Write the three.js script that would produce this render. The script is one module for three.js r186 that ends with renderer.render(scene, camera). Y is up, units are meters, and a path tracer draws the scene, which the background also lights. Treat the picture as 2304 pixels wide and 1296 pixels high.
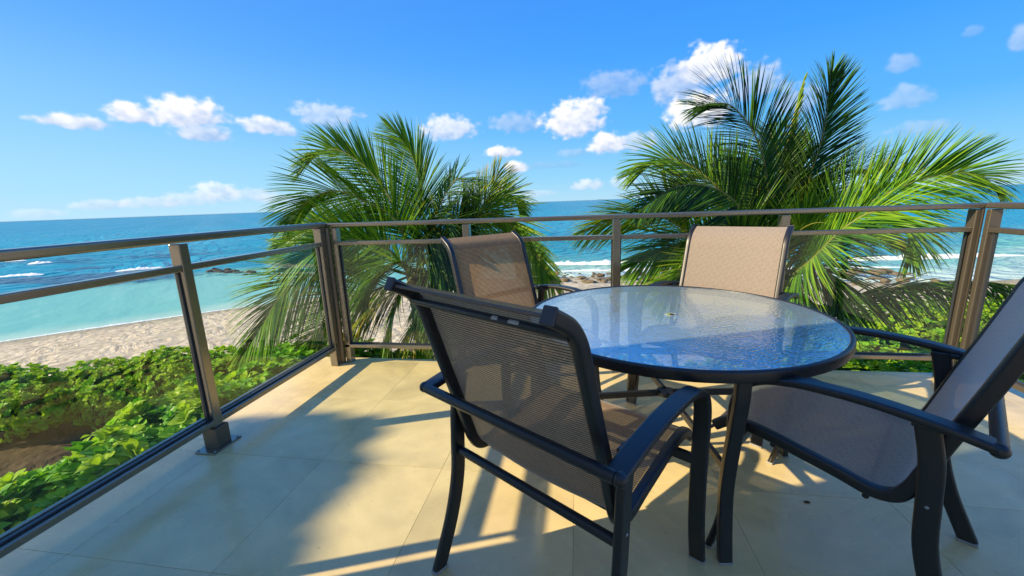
import * as THREE from 'three';
import { mergeGeometries } from 'three/addons/utils/BufferGeometryUtils.js';
import { ImprovedNoise } from 'three/addons/math/ImprovedNoise.js';
import { RoundedBoxGeometry } from 'three/addons/geometries/RoundedBoxGeometry.js';

// ---------------------------------------------------------------- camera, sky, sun, exposure
const scene = new THREE.Scene();
const camera = new THREE.PerspectiveCamera(70.76, 16 / 9, 0.05, 40000);
const RAD = Math.PI / 180;
camera.rotation.order = 'YXZ';
camera.position.set(0, 1.22, 0);
camera.rotation.set(-11.81 * RAD, 9.456 * RAD, -2.116 * RAD);
const renderer = new THREE.WebGLRenderer({ antialias: true });
renderer.setSize(1024, 576);
renderer.toneMapping = THREE.LinearToneMapping;
renderer.toneMappingExposure = 1.6;
renderer.shadowMap.enabled = true;

const SUN = new THREE.Vector3(-0.803, 0.515, 0.300).normalize();
const sun = new THREE.DirectionalLight(new THREE.Color().setRGB(1, 0.82, 0.53), 5);
sun.position.copy(SUN).multiplyScalar(60);
sun.castShadow = true;
sun.shadow.mapSize.set(4096, 4096);
Object.assign(sun.shadow.camera, { left: -25, right: 25, top: 25, bottom: -25, near: 1, far: 160 });
scene.add(sun, sun.target);

const perlin = new ImprovedNoise();
const fbm = (x, y, z, n = 4) => { let s = 0, a = 0.5; for (let i = 0; i < n; i++, a *= 0.5) { s += a * perlin.noise(x, y, z + i * 7.3); x = x * 2.03 + 1.7; y = y * 2.03 + 9.2; } return s; };
function random(seed) { let a = seed | 0; return () => { a = (a + 0x6d2b79f5) | 0; let t = Math.imul(a ^ (a >>> 15), 1 | a); t = (t + Math.imul(t ^ (t >>> 7), 61 | t)) ^ t; return ((t ^ (t >>> 14)) >>> 0) / 4294967296; }; }
const { lerp, clamp, smoothstep } = THREE.MathUtils;

// Clear trade-wind sky with small cumulus. Each cloud puff: bearing, height (degrees), half width, half height, density, brightness.
const PUFFS = [[-54.32,8.81,2.3,0.66,0.9,0.95],[-49.97,9.92,2.09,0.98,1.0,1.0],[-45.69,10.33,2.96,1.55,1.0,1.0],[-44.65,8.48,2.23,0.9,0.8,0.85],[-38.87,9.69,2.29,0.94,0.85,0.95],[-36.69,9.07,1.18,0.58,0.6,0.9],[-31.87,11.04,3.34,1.47,0.55,0.9],[-17.04,9.68,3.22,1.49,0.8,0.95],[-7.88,10.1,3.24,1.28,0.45,0.75],[-0.56,10.01,3.43,2.2,1.0,1.0],[1.73,11.44,1.69,1.28,0.9,1.0],[4.77,13.72,3.5,1.56,0.45,0.7],[15.71,14.53,3.0,2.14,1.05,1.05],[12.4,12.9,2.95,2.35,0.7,0.8],[14.55,9.75,3.12,2.05,1.05,1.05],[20.41,12.02,2.56,1.79,0.6,0.85],[24.38,9.63,1.98,1.56,0.5,0.8],[3.75,7.04,2.14,1.35,1.0,1.0],[7.38,6.95,2.43,1.17,0.6,0.9],[-10.1,6.7,2.04,0.73,0.95,1.0],[-8.37,4.7,1.33,0.8,1.0,1.0],[-3.55,4.79,4.14,0.46,0.25,0.6],[-0.58,6.18,2.04,0.56,0.3,0.75],[-44.21,2.27,1.89,0.68,0.7,1.0],[-41.29,1.97,2.72,0.5,0.5,0.95],[-53.72,1.24,1.78,0.34,0.55,0.95],[-50.05,1.36,2.18,0.41,0.55,0.95],[-58.16,0.58,1.65,0.24,0.4,0.95],[-46.7,1.6,2.39,0.47,0.5,0.95],[-38.65,1.49,2.38,0.41,0.45,0.95],[1.18,2.04,2.34,0.41,0.7,1.0],[5.81,2.06,1.69,0.46,0.5,0.95],[-6.05,1.09,3.04,0.3,0.4,0.95],[-14.57,1.69,3.65,0.3,0.3,0.95],[32.7,11.58,1.09,0.93,0.35,0.8],[33.38,8.47,1.69,1.12,0.35,0.85],[34.65,5.64,2.08,0.65,0.3,0.75],[37.07,13.16,0.59,0.42,0.2,0.8],[39.88,11.71,0.6,1.01,0.4,0.85],[41.12,1.14,0.96,0.45,0.4,0.9],[37.24,3.64,1.11,0.4,0.2,0.8]];
{
  const W = 4096, H = 2048, data = new Float32Array(W * H * 4), rnd = random(5);
  const puffs = PUFFS.slice();
  for (let k = 0; k < 90; k++) {                                       // the same kind of clouds goes on all round, outside the view
    const az = 50 + rnd() * 245, el = 2 + Math.pow(rnd(), 1.6) * 26, w = 1.5 + rnd() * 3.5;
    for (let j = 0; j < 3; j++) puffs.push([az + (j - 1) * w * 0.9 - (az > 180 ? 360 : 0), el + (rnd() - 0.5) * 0.8, w * (0.6 + rnd() * 0.5), w * (0.25 + rnd() * 0.25), 0.4 + rnd() * 0.6, 0.75 + rnd() * 0.3]);
  }
  const stops = [[-90, [0.02, 0.12, 0.22]], [-1.5, [0.03, 0.2, 0.36]], [-0.2, [0.40, 0.72, 0.92]], [0, [0.47, 0.76, 0.95]], [3, [0.30, 0.68, 0.98]], [9, [0.115, 0.49, 1.0]], [17, [0.055, 0.365, 1.0]], [26, [0.036, 0.28, 0.97]], [50, [0.028, 0.19, 0.74]], [90, [0.025, 0.15, 0.58]]];
  const base = (el) => { let i = 1; while (i < stops.length - 1 && el > stops[i][0]) i++; const [e0, a] = stops[i - 1], [e1, b] = stops[i], t = clamp((el - e0) / (e1 - e0), 0, 1); return [0, 1, 2].map((c) => lerp(a[c], b[c], t)); };
  const v = new THREE.Vector3();
  for (let row = 0; row < H; row++) {
    const el = ((row + 0.5) / H - 0.5) * 180, b = base(el), up = el * RAD;
    for (let col = 0; col < W; col++) {
      const round = ((col + 0.5) / W - 0.5) * 2 * Math.PI;
      v.set(Math.cos(round) * Math.cos(up), Math.sin(up), Math.sin(round) * Math.cos(up));
      const glow = Math.pow(clamp(v.dot(SUN) * 0.5 + 0.5, 0, 1), 2.2), i = (row * W + col) * 4, k = el > -0.2 ? glow * (1 - 0.74 * smoothstep(el, 3, 22)) : 0;
      data[i] = lerp(b[0], 0.62, k * 0.7); data[i + 1] = lerp(b[1], 0.9, k * 0.8); data[i + 2] = lerp(b[2], 1.08, k * 0.8); data[i + 3] = 1;
    }
  }
  for (const [az, el, wa, h0, dens, bright] of puffs) {
    const he = el < 2.5 ? h0 * 1.6 : h0;
    const r0 = Math.max(0, Math.floor(((el - he * 2.2) / 180 + 0.5) * H)), r1 = Math.min(H - 1, Math.ceil(((el + he * 2.2) / 180 + 0.5) * H));
    const cosE = Math.cos(el * RAD), c0 = Math.floor((az - wa * 2.2 - 90) / 360 * W + W / 2), c1 = Math.ceil((az + wa * 2.2 - 90) / 360 * W + W / 2);
    for (let row = r0; row <= r1; row++) for (let cc = c0; cc <= c1; cc++) {
      const e = ((row + 0.5) / H - 0.5) * 180, a = ((cc + 0.5) / W - 0.5) * 360 + 90, col = ((cc % W) + W) % W;
      if (e < 0.15) continue;
      const x = (a - az) / wa, y = (e - el) / he, yy = y < 0 ? y * 1.35 : y;
      const n = fbm(a * 0.9 * cosE + 31, e * 1.15, el * 0.7 + 3, 6), n2 = fbm(a * 0.45 + 7, e * 0.6 + 11, 9.1, 3);
      const d = 1.3 - Math.sqrt(x * x + yy * yy) * 0.95 + n * 0.75 + n2 * 0.35;
      let al = smoothstep(d, 0.02, 0.62) * dens; al = Math.min(1, al);
      if (al <= 0.002) continue;
      const shade = clamp(0.88 + 0.2 * y + 0.4 * n - 0.08 * x, 0.62, 1.1) * bright;
      const far = smoothstep(6 - e, 0, 6) * 0.45, i = (row * W + col) * 4;
      const cr = lerp(0.30 + 0.72 * (shade - 0.5) * 2, 0.62, far), cg = lerp(0.48 + 0.55 * (shade - 0.5) * 2, 0.82, far), cb = lerp(0.86 + 0.20 * (shade - 0.5) * 2, 0.97, far);
      data[i] = lerp(data[i], cr, al); data[i + 1] = lerp(data[i + 1], cg, al); data[i + 2] = lerp(data[i + 2], cb, al);
    }
  }
  for (let i = 0; i < data.length; i++) if ((i & 3) !== 3) data[i] /= 1.6;
  const sky = new THREE.DataTexture(data, W, H, THREE.RGBAFormat, THREE.FloatType);
  sky.mapping = THREE.EquirectangularReflectionMapping; sky.magFilter = THREE.LinearFilter; sky.minFilter = THREE.LinearFilter; sky.wrapS = THREE.RepeatWrapping; sky.needsUpdate = true;
  scene.background = sky; scene.environment = sky;
}

// ---------------------------------------------------------------- helpers
const taken = new Map();
function numbered(name) { const n = taken.get(name) ?? 0; taken.set(name, n + 1); return n ? name + '_' + String(n).padStart(3, '0') : name; }
const v3 = (x, y, z) => new THREE.Vector3(x, y, z);
function thing(name, label, category, position = [0, 0, 0], turn = 0, group) {
  const o = new THREE.Group(); o.name = numbered(name); scene.add(o);
  o.position.set(...position); o.rotation.y = turn; o.userData = { label, category };
  if (group) o.userData.group = group;
  return o;
}
function part(name, geometry, material, parent, label) {
  const m = new THREE.Mesh(geometry, material); m.name = name; m.castShadow = m.receiveShadow = true; parent.add(m);
  if (label) m.userData.label = label;
  return m;
}
function structure(name, geometry, material) { const m = part(numbered(name), geometry, material, scene); m.userData.kind = 'structure'; return m; }
function stuff(m) { m.userData.kind = 'stuff'; return m; }
const clean = (g) => { for (const k of Object.keys(g.attributes)) if (!['position', 'normal', 'uv'].includes(k)) g.deleteAttribute(k); return g.index ? g.toNonIndexed() : g; };
const merge = (list) => mergeGeometries(list.map(clean));
const box = (w, h, d, x, y, z, r = 0.004) => new RoundedBoxGeometry(w, h, d, 2, Math.min(r, w / 2.2, h / 2.2, d / 2.2)).translate(x, y, z);
function rod(a, b, r, seg = 12) { const d = b.clone().sub(a), g = new THREE.CylinderGeometry(r, r, d.length(), seg); g.applyQuaternion(new THREE.Quaternion().setFromUnitVectors(v3(0, 1, 0), d.clone().normalize())); return g.translate((a.x + b.x) / 2, (a.y + b.y) / 2, (a.z + b.z) / 2); }
function roundRect(w, h, r, n = 3) {
  const p = [];
  for (const [cx, cy, a0] of [[w / 2 - r, h / 2 - r, 0], [-w / 2 + r, h / 2 - r, 90], [-w / 2 + r, -h / 2 + r, 180], [w / 2 - r, -h / 2 + r, 270]]) for (let i = 0; i <= n; i++) { const a = (a0 + 90 * i / n) * RAD; p.push([cx + r * Math.cos(a), cy + r * Math.sin(a)]); }
  return p;
}
// A bar of the given cross-section along a flat curve; B is the direction across the curve's plane.
function sweep(points, profile, B, taper) {
  const n = points.length, m = profile.length, pos = [], uv = [], idx = [], T = v3(0, 0, 0), N = v3(0, 0, 0), p = v3(0, 0, 0);
  let len = 0;
  for (let i = 0; i < n; i++) {
    T.copy(points[Math.min(n - 1, i + 1)]).sub(points[Math.max(0, i - 1)]).normalize(); N.crossVectors(B, T).normalize();
    if (i) len += points[i].distanceTo(points[i - 1]);
    const k = taper ? taper(i / (n - 1)) : 1;
    profile.forEach(([a, b], j) => { p.copy(points[i]).addScaledVector(B, a).addScaledVector(N, b * k); pos.push(p.x, p.y, p.z); uv.push(j / m * 0.12, len); });
  }
  for (let i = 0; i < n - 1; i++) for (let j = 0; j < m; j++) { const a = i * m + j, b = i * m + (j + 1) % m, c = a + m, d = b + m; idx.push(a, c, d, a, d, b); }
  const g = new THREE.BufferGeometry(); g.setAttribute('position', new THREE.Float32BufferAttribute(pos, 3)); g.setAttribute('uv', new THREE.Float32BufferAttribute(uv, 2)); g.setIndex(idx); g.computeVertexNormals();
  const caps = [];
  for (const [i, flip] of [[0, 1], [n - 1, 0]]) {
    const cp = [], ci = [];
    for (let j = 0; j < m; j++) cp.push(...pos.slice((i * m + j) * 3, (i * m + j) * 3 + 3));
    for (let j = 1; j < m - 1; j++) ci.push(...(flip ? [0, j, j + 1] : [0, j + 1, j]));
    const c = new THREE.BufferGeometry(); c.setAttribute('position', new THREE.Float32BufferAttribute(cp, 3)); c.setAttribute('uv', new THREE.Float32BufferAttribute(new Array(m * 2).fill(0), 2)); c.setIndex(ci); c.computeVertexNormals(); caps.push(c);
  }
  return merge([g, ...caps]);
}
const spline = (pts, n) => new THREE.CatmullRomCurve3(pts, false, 'centripetal').getPoints(n);

function texture(size, fn, srgb, repeat = 1) {                          // fn(u, v) -> [r, g, b, a] in 0..1
  const d = new Uint8Array(size * size * 4);
  for (let y = 0; y < size; y++) for (let x = 0; x < size; x++) { const c = fn(x / size, y / size); for (let k = 0; k < 4; k++) d[(y * size + x) * 4 + k] = Math.round(clamp(c[k] ?? 1, 0, 1) * 255); }
  const t = new THREE.DataTexture(d, size, size); t.wrapS = t.wrapT = THREE.RepeatWrapping; t.magFilter = THREE.LinearFilter; t.minFilter = THREE.LinearMipmapLinearFilter; t.generateMipmaps = true;
  if (srgb) t.colorSpace = THREE.SRGBColorSpace;
  t.repeat.set(repeat, repeat); t.needsUpdate = true; return t;
}
const tileNoise = (u, v, f, z, n = 4) => {                              // noise that wraps round at the texture's edges
  let s = 0, a = 0.5; for (let i = 0; i < n; i++, a *= 0.5, f *= 2) { const A = u * 2 * Math.PI, C = v * 2 * Math.PI, r = f / (2 * Math.PI); s += a * perlin.noise(Math.cos(A) * r + z, Math.sin(A) * r + Math.cos(C) * r * 1.3 + 5, Math.sin(C) * r + z * 2.1); } return s;
};
const grey = (f) => (u, v) => { const g = f(u, v); return [g, g, g, 1]; };

// ---------------------------------------------------------------- materials
const std = (r, g, b, more = {}) => { const m = new THREE.MeshPhysicalMaterial({ roughness: 0.6, side: THREE.DoubleSide, ...more }); m.color.setRGB(r, g, b); return m; };
const stainTex = texture(512, grey((u, v) => 0.78 + 0.35 * tileNoise(u, v, 5, 2, 5) + 0.12 * tileNoise(u, v, 60, 8, 2)), true);
const roughTex = texture(256, grey((u, v) => 0.72 + 0.5 * tileNoise(u, v, 8, 4, 5)), false);
const M = {
  frame: std(0.010, 0.010, 0.011, { roughness: 0.42, clearcoat: 0.35, clearcoatRoughness: 0.35 }),
  cap: std(0.055, 0.055, 0.058, { roughness: 0.7, bumpMap: roughTex, bumpScale: 0.0006 }),
  bare: std(0.50, 0.49, 0.46, { roughness: 0.55, metalness: 0.5 }),
  glide: std(0.35, 0.34, 0.32, { roughness: 0.6 }),
  bronze: std(0.29, 0.262, 0.21, { roughness: 0.22, metalness: 0.85 }),
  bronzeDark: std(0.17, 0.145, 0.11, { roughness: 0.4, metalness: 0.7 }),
  gasket: std(0.03, 0.035, 0.04, { roughness: 0.35 }),
  stucco: std(0.62, 0.58, 0.50, { roughness: 0.92, bumpMap: roughTex, bumpScale: 0.002 }),
  grout: std(0.62, 0.53, 0.32, { roughness: 0.9 }),
  slab: std(0.40, 0.36, 0.30, { roughness: 0.85 }),
};
const railGlass = std(0.955, 0.985, 0.965, { transmission: 1, thickness: 0, roughness: 0.025, ior: 1.5, specularIntensity: 0.7 });
// hammered table glass: shallow dimples
const ripple = texture(512, grey((u, v) => 0.5 + 0.8 * tileNoise(u, v, 34, 1, 2) + 0.25 * tileNoise(u, v, 70, 7, 2)), false, 1 / 0.42);
const tableGlass = std(0.64, 0.85, 0.91, { metalness: 0.68, transmission: 1, thickness: 0, roughness: 0.09, ior: 2.3, bumpMap: ripple, bumpScale: 0.0013 });

// porcelain tile: faint travertine veins
const tileTex = texture(1024, (u, v) => { const n = tileNoise(u, v, 4, 3, 5), w = tileNoise(u * 1, v, 14, 6, 4), pit = Math.max(0, tileNoise(u, v, 90, 12, 2) - 0.34) * 0.7, k = 0.95 + 0.10 * n + 0.08 * w - pit - 0.06 * smoothstep(tileNoise(u, v, 3, 41, 4), 0.12, 0.34); return [k, k * 0.985, k * 0.955, 1]; }, true, 1 / 1.6);
const tileMats = [0, 1, 2].map((k) => { const m = std(0.86 - 0.004 * k, 0.705 - 0.004 * k, 0.365 - 0.004 * k, { roughness: 0.38, specularIntensity: 1, clearcoat: 0.3, clearcoatRoughness: 0.16, map: tileTex, roughnessMap: roughTex }); return m; });

// woven vinyl slings: brown cross threads on two chairs, a paler linen weave on the other two
const stripes = texture(256, (u, v) => {
  const line = v * 8, f = line - Math.floor(line), warp = Math.sin(u * Math.PI * 2 * 22) * 0.5 + 0.5, gap = smoothstep(Math.abs(f - 0.5), 0.28, 0.46);
  const slub = 0.2 * tileNoise(u, v, 9, 15 + Math.floor(line) * 1.7, 2), k = 0.92 + slub - 0.12 * warp - 0.72 * gap;
  return [k, k * (0.97 - 0.25 * gap), k * (0.93 - 0.5 * gap), 0.93];
}, true);
const linen = texture(256, (u, v) => {
  const a = tileNoise(u, v, 5, 3, 3), wx = Math.sin((u * 24 + 0.25 * a) * Math.PI * 2), wy = Math.sin((v * 20 + 0.3 * a) * Math.PI * 2), slubX = tileNoise(u * 1, v, 7, 13, 4), dark = smoothstep(wx * wy * 0.4 + tileNoise(u, v, 30, 21, 3) * 1.4 + slubX * 0.7, 0.16, 0.6);
  const k = 0.93 + 0.05 * wx + 0.05 * wy - 0.28 * dark; return [k, k * 0.97, k * 0.94, 0.96];
}, true);
const slingBrown = std(0.70, 0.485, 0.275, { roughness: 1, transmission: 0.5, thickness: 0, map: stripes, transparent: true });
const slingLinen = std(0.55, 0.475, 0.41, { roughness: 1, transmission: 0.42, thickness: 0, map: linen, transparent: true });
const hem = std(0.17, 0.13, 0.10, { roughness: 0.9 });

// ---------------------------------------------------------------- ground, sea
const SEA = -3.4;
const SHORE = [[-160, 118], [-60, 24], [-40, 5], [-22.4, -11.8], [-16.6, -17.3], [-11, -21.9], [-6, -24.2], [0, -25.2], [5.6, -24.5], [12, -23.2], [18, -22.6], [25, -24.5], [40, -36], [90, -70], [220, -130]];
function inland(x, z) {                                                 // metres from the waterline, positive on land
  let best = 1e9, side = 1;
  for (let i = 0; i < SHORE.length - 1; i++) {
    const [ax, az] = SHORE[i], [bx, bz] = SHORE[i + 1], dx = bx - ax, dz = bz - az, t = clamp(((x - ax) * dx + (z - az) * dz) / (dx * dx + dz * dz), 0, 1), ex = x - ax - t * dx, ez = z - az - t * dz, d = ex * ex + ez * ez;
    if (d < best) { best = d; side = dx * ez - dz * ex > 0 ? 1 : -1; }
  }
  return side * Math.sqrt(best);
}
const groundHeight = (x, z, d = inland(x, z)) => {
  const rise = d < 0 ? Math.max(-3, d * 0.10) : d < 5 ? d * 0.085 : 0.425 + (Math.min(d, 16) - 5) * 0.045;
  return SEA + rise + (d > 0.5 ? 0.05 * fbm(x * 0.7, z * 0.7, 2, 3) : 0);
};
// A sheet whose grid is fine in the middle and coarser and coarser outwards.
function sheet(cx, cz, half, n, fine, height, colour) {
  const g = new THREE.PlaneGeometry(2, 2, n, n).rotateX(-Math.PI / 2), p = g.attributes.position, c = new Float32Array(p.count * 3), k = Math.asinh(half / fine), uv = g.attributes.uv;
  for (let i = 0; i < p.count; i++) {
    const x = cx + fine * Math.sinh(k * p.getX(i)), z = cz + fine * Math.sinh(k * p.getZ(i)), d = inland(x, z);
    p.setXYZ(i, x, height(x, z, d), z); colour(x, z, d, c, i * 3); uv.setXY(i, x, z);
  }
  g.setAttribute('color', new THREE.BufferAttribute(c, 3)); g.computeVertexNormals(); return g;
}
const sandBump = texture(512, grey((u, v) => 0.5 + 0.55 * tileNoise(u, v, 10, 3, 5)), false, 1 / 3.2);
const sandMap = texture(512, grey((u, v) => 0.90 + 0.34 * tileNoise(u, v, 16, 23, 5)), true, 1 / 3.7);
{
  const soil = [0.10, 0.07, 0.038], dry = [0.72, 0.60, 0.46], wet = [0.46, 0.40, 0.31];
  const ground = sheet(-6, -12, 900, 420, 7, (x, z, d) => {
    let y = groundHeight(x, z, d);
    if (d > 1.2 && d < 30) { const w = smoothstep(d, 1.2, 4); y += w * (0.08 * fbm(x * 2.3, z * 2.3, 5, 3) + 0.07 * perlin.noise(x * 5.2, z * 5.2, 1)); }
    return y;
  }, (x, z, d, c, i) => {
    const s = smoothstep(-fbm(x * 0.35, z * 0.35, 8, 3) * 3 + (d - 11.8), 0, 1.6) * smoothstep(-x - 4.2 + (z + 2) * 0.6, -9, -3) , w = smoothstep(d, 0.2, 2.2), path = smoothstep(z + 2.9 + (x + 6) * 0.1, 0, 0.7);
    const k = s * (1 - path * 0.9);
    for (let j = 0; j < 3; j++) c[i + j] = lerp(lerp(wet[j], dry[j], w), soil[j], k);
  });
  structure('beach_sand', ground, std(1, 1, 1, { vertexColors: true, roughness: 0.95, bumpMap: sandBump, bumpScale: 0.11, map: sandMap, specularIntensity: 0.2 }));
}
const waveBump = texture(1024, grey((u, v) => 0.5 + 0.42 * tileNoise(u, v * 1, 18, 5, 6) + 0.16 * tileNoise(u, v, 7, 12, 3)), false, 1 / 26);
{
  const sea = sheet(-6, -34, 26000, 560, 9, (x, z, d) => {
    const far = -d, amp = smoothstep(far, 9, 36) * clamp(1 - far / 900, 0, 1);
    return SEA + amp * (0.30 * fbm(x * 0.20 + z * 0.14, z * 0.36 - x * 0.06, 3, 4) + 0.07 * fbm(x * 0.8, z * 1.1, 6, 3));
  }, (x, z, d, c, i) => {
    const far = -d, left = smoothstep(-x, -2, 12), t1 = smoothstep(far + 3 * fbm(x * 0.1, z * 0.1, 4, 3), 0.3, 2.5), t2 = smoothstep(far + 7 * fbm(x * 0.09, z * 0.09, 9, 3), lerp(3.5, 12.5, left), lerp(11, 17, left)), t3 = smoothstep(far, 60, 260), t4 = smoothstep(far, 1500, 6000);
    const reef = smoothstep(fbm(x * 0.055, z * 0.11, 2.5, 4), 0.0, 0.22) * smoothstep(far, 13, 17) * (1 - smoothstep(far, 32, 60)) * left;
    const A = [0.40, 0.58, 0.50], Bc = [0.17, 0.47, 0.43], C = [0.005, 0.265, 0.40], D = [0.002, 0.225, 0.375], E = [0.003, 0.135, 0.29], Rf = [0.02, 0.085, 0.17];
    const slick = 1 + 0.22 * fbm(x * 0.012, z * 0.05, 6, 3);
    for (let j = 0; j < 3; j++) { let q = lerp(lerp([0.50, 0.63, 0.61][j], A[j], left), Bc[j], lerp(smoothstep(far + 3 * fbm(x * 0.2, z * 0.3, 4, 3), 0.8, 5.5), t1, left)); q = lerp(q, C[j], t2); q = lerp(q, D[j], t3); q = lerp(q, E[j], t4); c[i + j] = lerp(q, Rf[j], reef * 0.95) * slick; }
  });
  // calm water over the sand of the left bay, and the ruffled open sea beyond it
  const p = sea.attributes.position, calm = [], open = [], ix = sea.index.array;
  for (let k = 0; k < ix.length; k += 3) { const x = p.getX(ix[k]), z = p.getZ(ix[k]); (x < -7 && x > -60 && -inland(x, z) < 15.5 + 5 * fbm(x * 0.09, z * 0.09, 9, 3) ? calm : open).push(ix[k], ix[k + 1], ix[k + 2]); }
  const bay = sea.clone(); bay.setIndex(calm); sea.setIndex(open);
  structure('sea_water', sea, std(1, 1, 1, { vertexColors: true, roughness: 0.25, ior: 1.33, specularIntensity: 0.22, bumpMap: waveBump, bumpScale: 1.1 }));
  structure('shallow_water', bay, std(1, 1, 1, { vertexColors: true, roughness: 0.25, ior: 1.33, specularIntensity: 0.3, bumpMap: waveBump, bumpScale: 0.10 }));
}
// breaking waves: lumpy ridges of foam
const foamMat = std(0.82, 0.86, 0.86, { roughness: 0.95, bumpMap: roughTex, bumpScale: 0.03 });
function breaker(x, z, length, depth, height, turn, seed, label) {
  const n = Math.ceil(length * 9), m = 9, pos = [], idx = [], rnd = random(seed);
  for (let i = 0; i <= n; i++) for (let j = 0; j <= m; j++) {
    const u = i / n, w = j / m, taper = Math.pow(Math.sin(Math.PI * u), 0.6) * (0.55 + 0.9 * Math.abs(fbm(u * length * 0.6 + seed, 3, seed, 3)) + 0.3 * perlin.noise(u * length * 1.7, seed, 2));
    const ridge = Math.pow(Math.sin(Math.PI * Math.pow(w, 0.7)), 1.3) * taper * height * (0.8 + 0.7 * perlin.noise(u * length * 4, w * 5, seed + 4));
    pos.push((u - 0.5) * length, ridge - 0.04 + 0.02 * taper, (w - 0.5) * depth * (0.25 + taper) + 0.35 * depth * fbm(u * length * 0.35, seed, 8, 3));
  }
  for (let i = 0; i < n; i++) for (let j = 0; j < m; j++) { const a = i * (m + 1) + j; idx.push(a, a + 1, a + m + 2, a, a + m + 2, a + m + 1); }
  const g = new THREE.BufferGeometry(); g.setAttribute('position', new THREE.Float32BufferAttribute(pos, 3)); g.setAttribute('uv', new THREE.Float32BufferAttribute(pos.flatMap((_, k) => (k % 3 ? [] : [pos[k], pos[k + 2]])), 2)); g.setIndex(idx); g.computeVertexNormals();
  const o = structure('wave_foam', g, foamMat); o.position.set(x, SEA + 0.04, z); o.rotation.y = turn; if (label) o.userData.label = label; return o;
}
breaker(-47.5, -27.3, 3.4, 0.7, 0.28, 0.5, 11, 'white breaker nearest the left end of the railing');
breaker(-58.5, -35.6, 2.2, 0.8, 0.36, 0.5, 12, 'small white breaker farther out on the left');
breaker(-38.6, -30.2, 3.6, 0.55, 0.3, 0.6, 13, 'thin white breaker left of the rocks awash');
breaker(-66, -38, 2, 0.5, 0.25, 0.5, 16);
breaker(23, -31.2, 13, 1.5, 0.34, 0.12, 21, 'long white breaker off the beach on the right');
breaker(15, -27.4, 9, 0.7, 0.12, 0.02, 22); 
breaker(2.4, -30.3, 12, 1.3, 0.32, -0.02, 24, 'white breaker behind the middle posts'); breaker(4, -27.4, 11, 0.9, 0.12, 0.05, 25); 
// thin wash along the waterline of the left bay
breaker(-19.8, -14.4, 9.5, 0.22, 0.05, 0.75, 31, 'thin line of foam along the sand of the left bay'); breaker(-24.5, -9.9, 5, 0.2, 0.04, 0.72, 32);

// rocks
function rockGeometry(seed) {
  const g = new THREE.IcosahedronGeometry(0.5, 3), p = g.attributes.position, a = v3(0, 0, 0);
  for (let i = 0; i < p.count; i++) { a.fromBufferAttribute(p, i); const k = 1 + 0.55 * fbm(a.x * 2.2 + seed, a.y * 2.2, a.z * 2.2 + seed, 4); p.setXYZ(i, a.x * k, a.y * k * 0.6, a.z * k); }
  g.computeVertexNormals(); return g;
}
const rockShapes = [1, 5, 9, 14].map(rockGeometry), rnd = random(77);
const reefRock = std(0.10, 0.085, 0.065, { roughness: 0.8, map: stainTex }), shoreRock = std(0.34, 0.245, 0.14, { roughness: 0.9, map: stainTex, bumpMap: roughTex, bumpScale: 0.03 });
function rubble(name, label, n, mat, place) {
  const list = [];
  for (let k = 0; k < n; k++) { const [x, y, z, size] = place(rnd), g = rockShapes[Math.floor(rnd() * 4)].clone(); g.scale(size * (0.8 + rnd() * 0.9), size * (0.5 + rnd() * 0.6), size * (0.8 + rnd() * 0.5)).rotateY(rnd() * 6).translate(x, y, z); list.push(g); }
  const o = part(numbered(name), merge(list), mat, scene); o.userData = { label, category: 'rocks', kind: 'stuff' };
}
rubble('reef_rocks', 'dark line of rocks awash in the turquoise bay left of the palm', 30, reefRock, (r) => { const t = r(); return [-31 + t * 6.5 + (r() - 0.5) * 0.8, SEA - 0.02, -29.4 + t * 1.9 + (r() - 0.5) * 1.3, 0.2 + r() * 0.4]; });
rubble('shore_rocks', 'strip of tan rubble along the waterline behind the middle railing posts', 260, shoreRock, (r) => { const x = -2.5 + r() * 19.5; return [x, SEA + 0.22 + r() * 0.12, -22.9 - 0.05 * Math.abs(x - 9) + (r() - 0.5) * 3.2, 0.10 + Math.pow(r(), 2.5) * 0.45]; });

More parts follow.
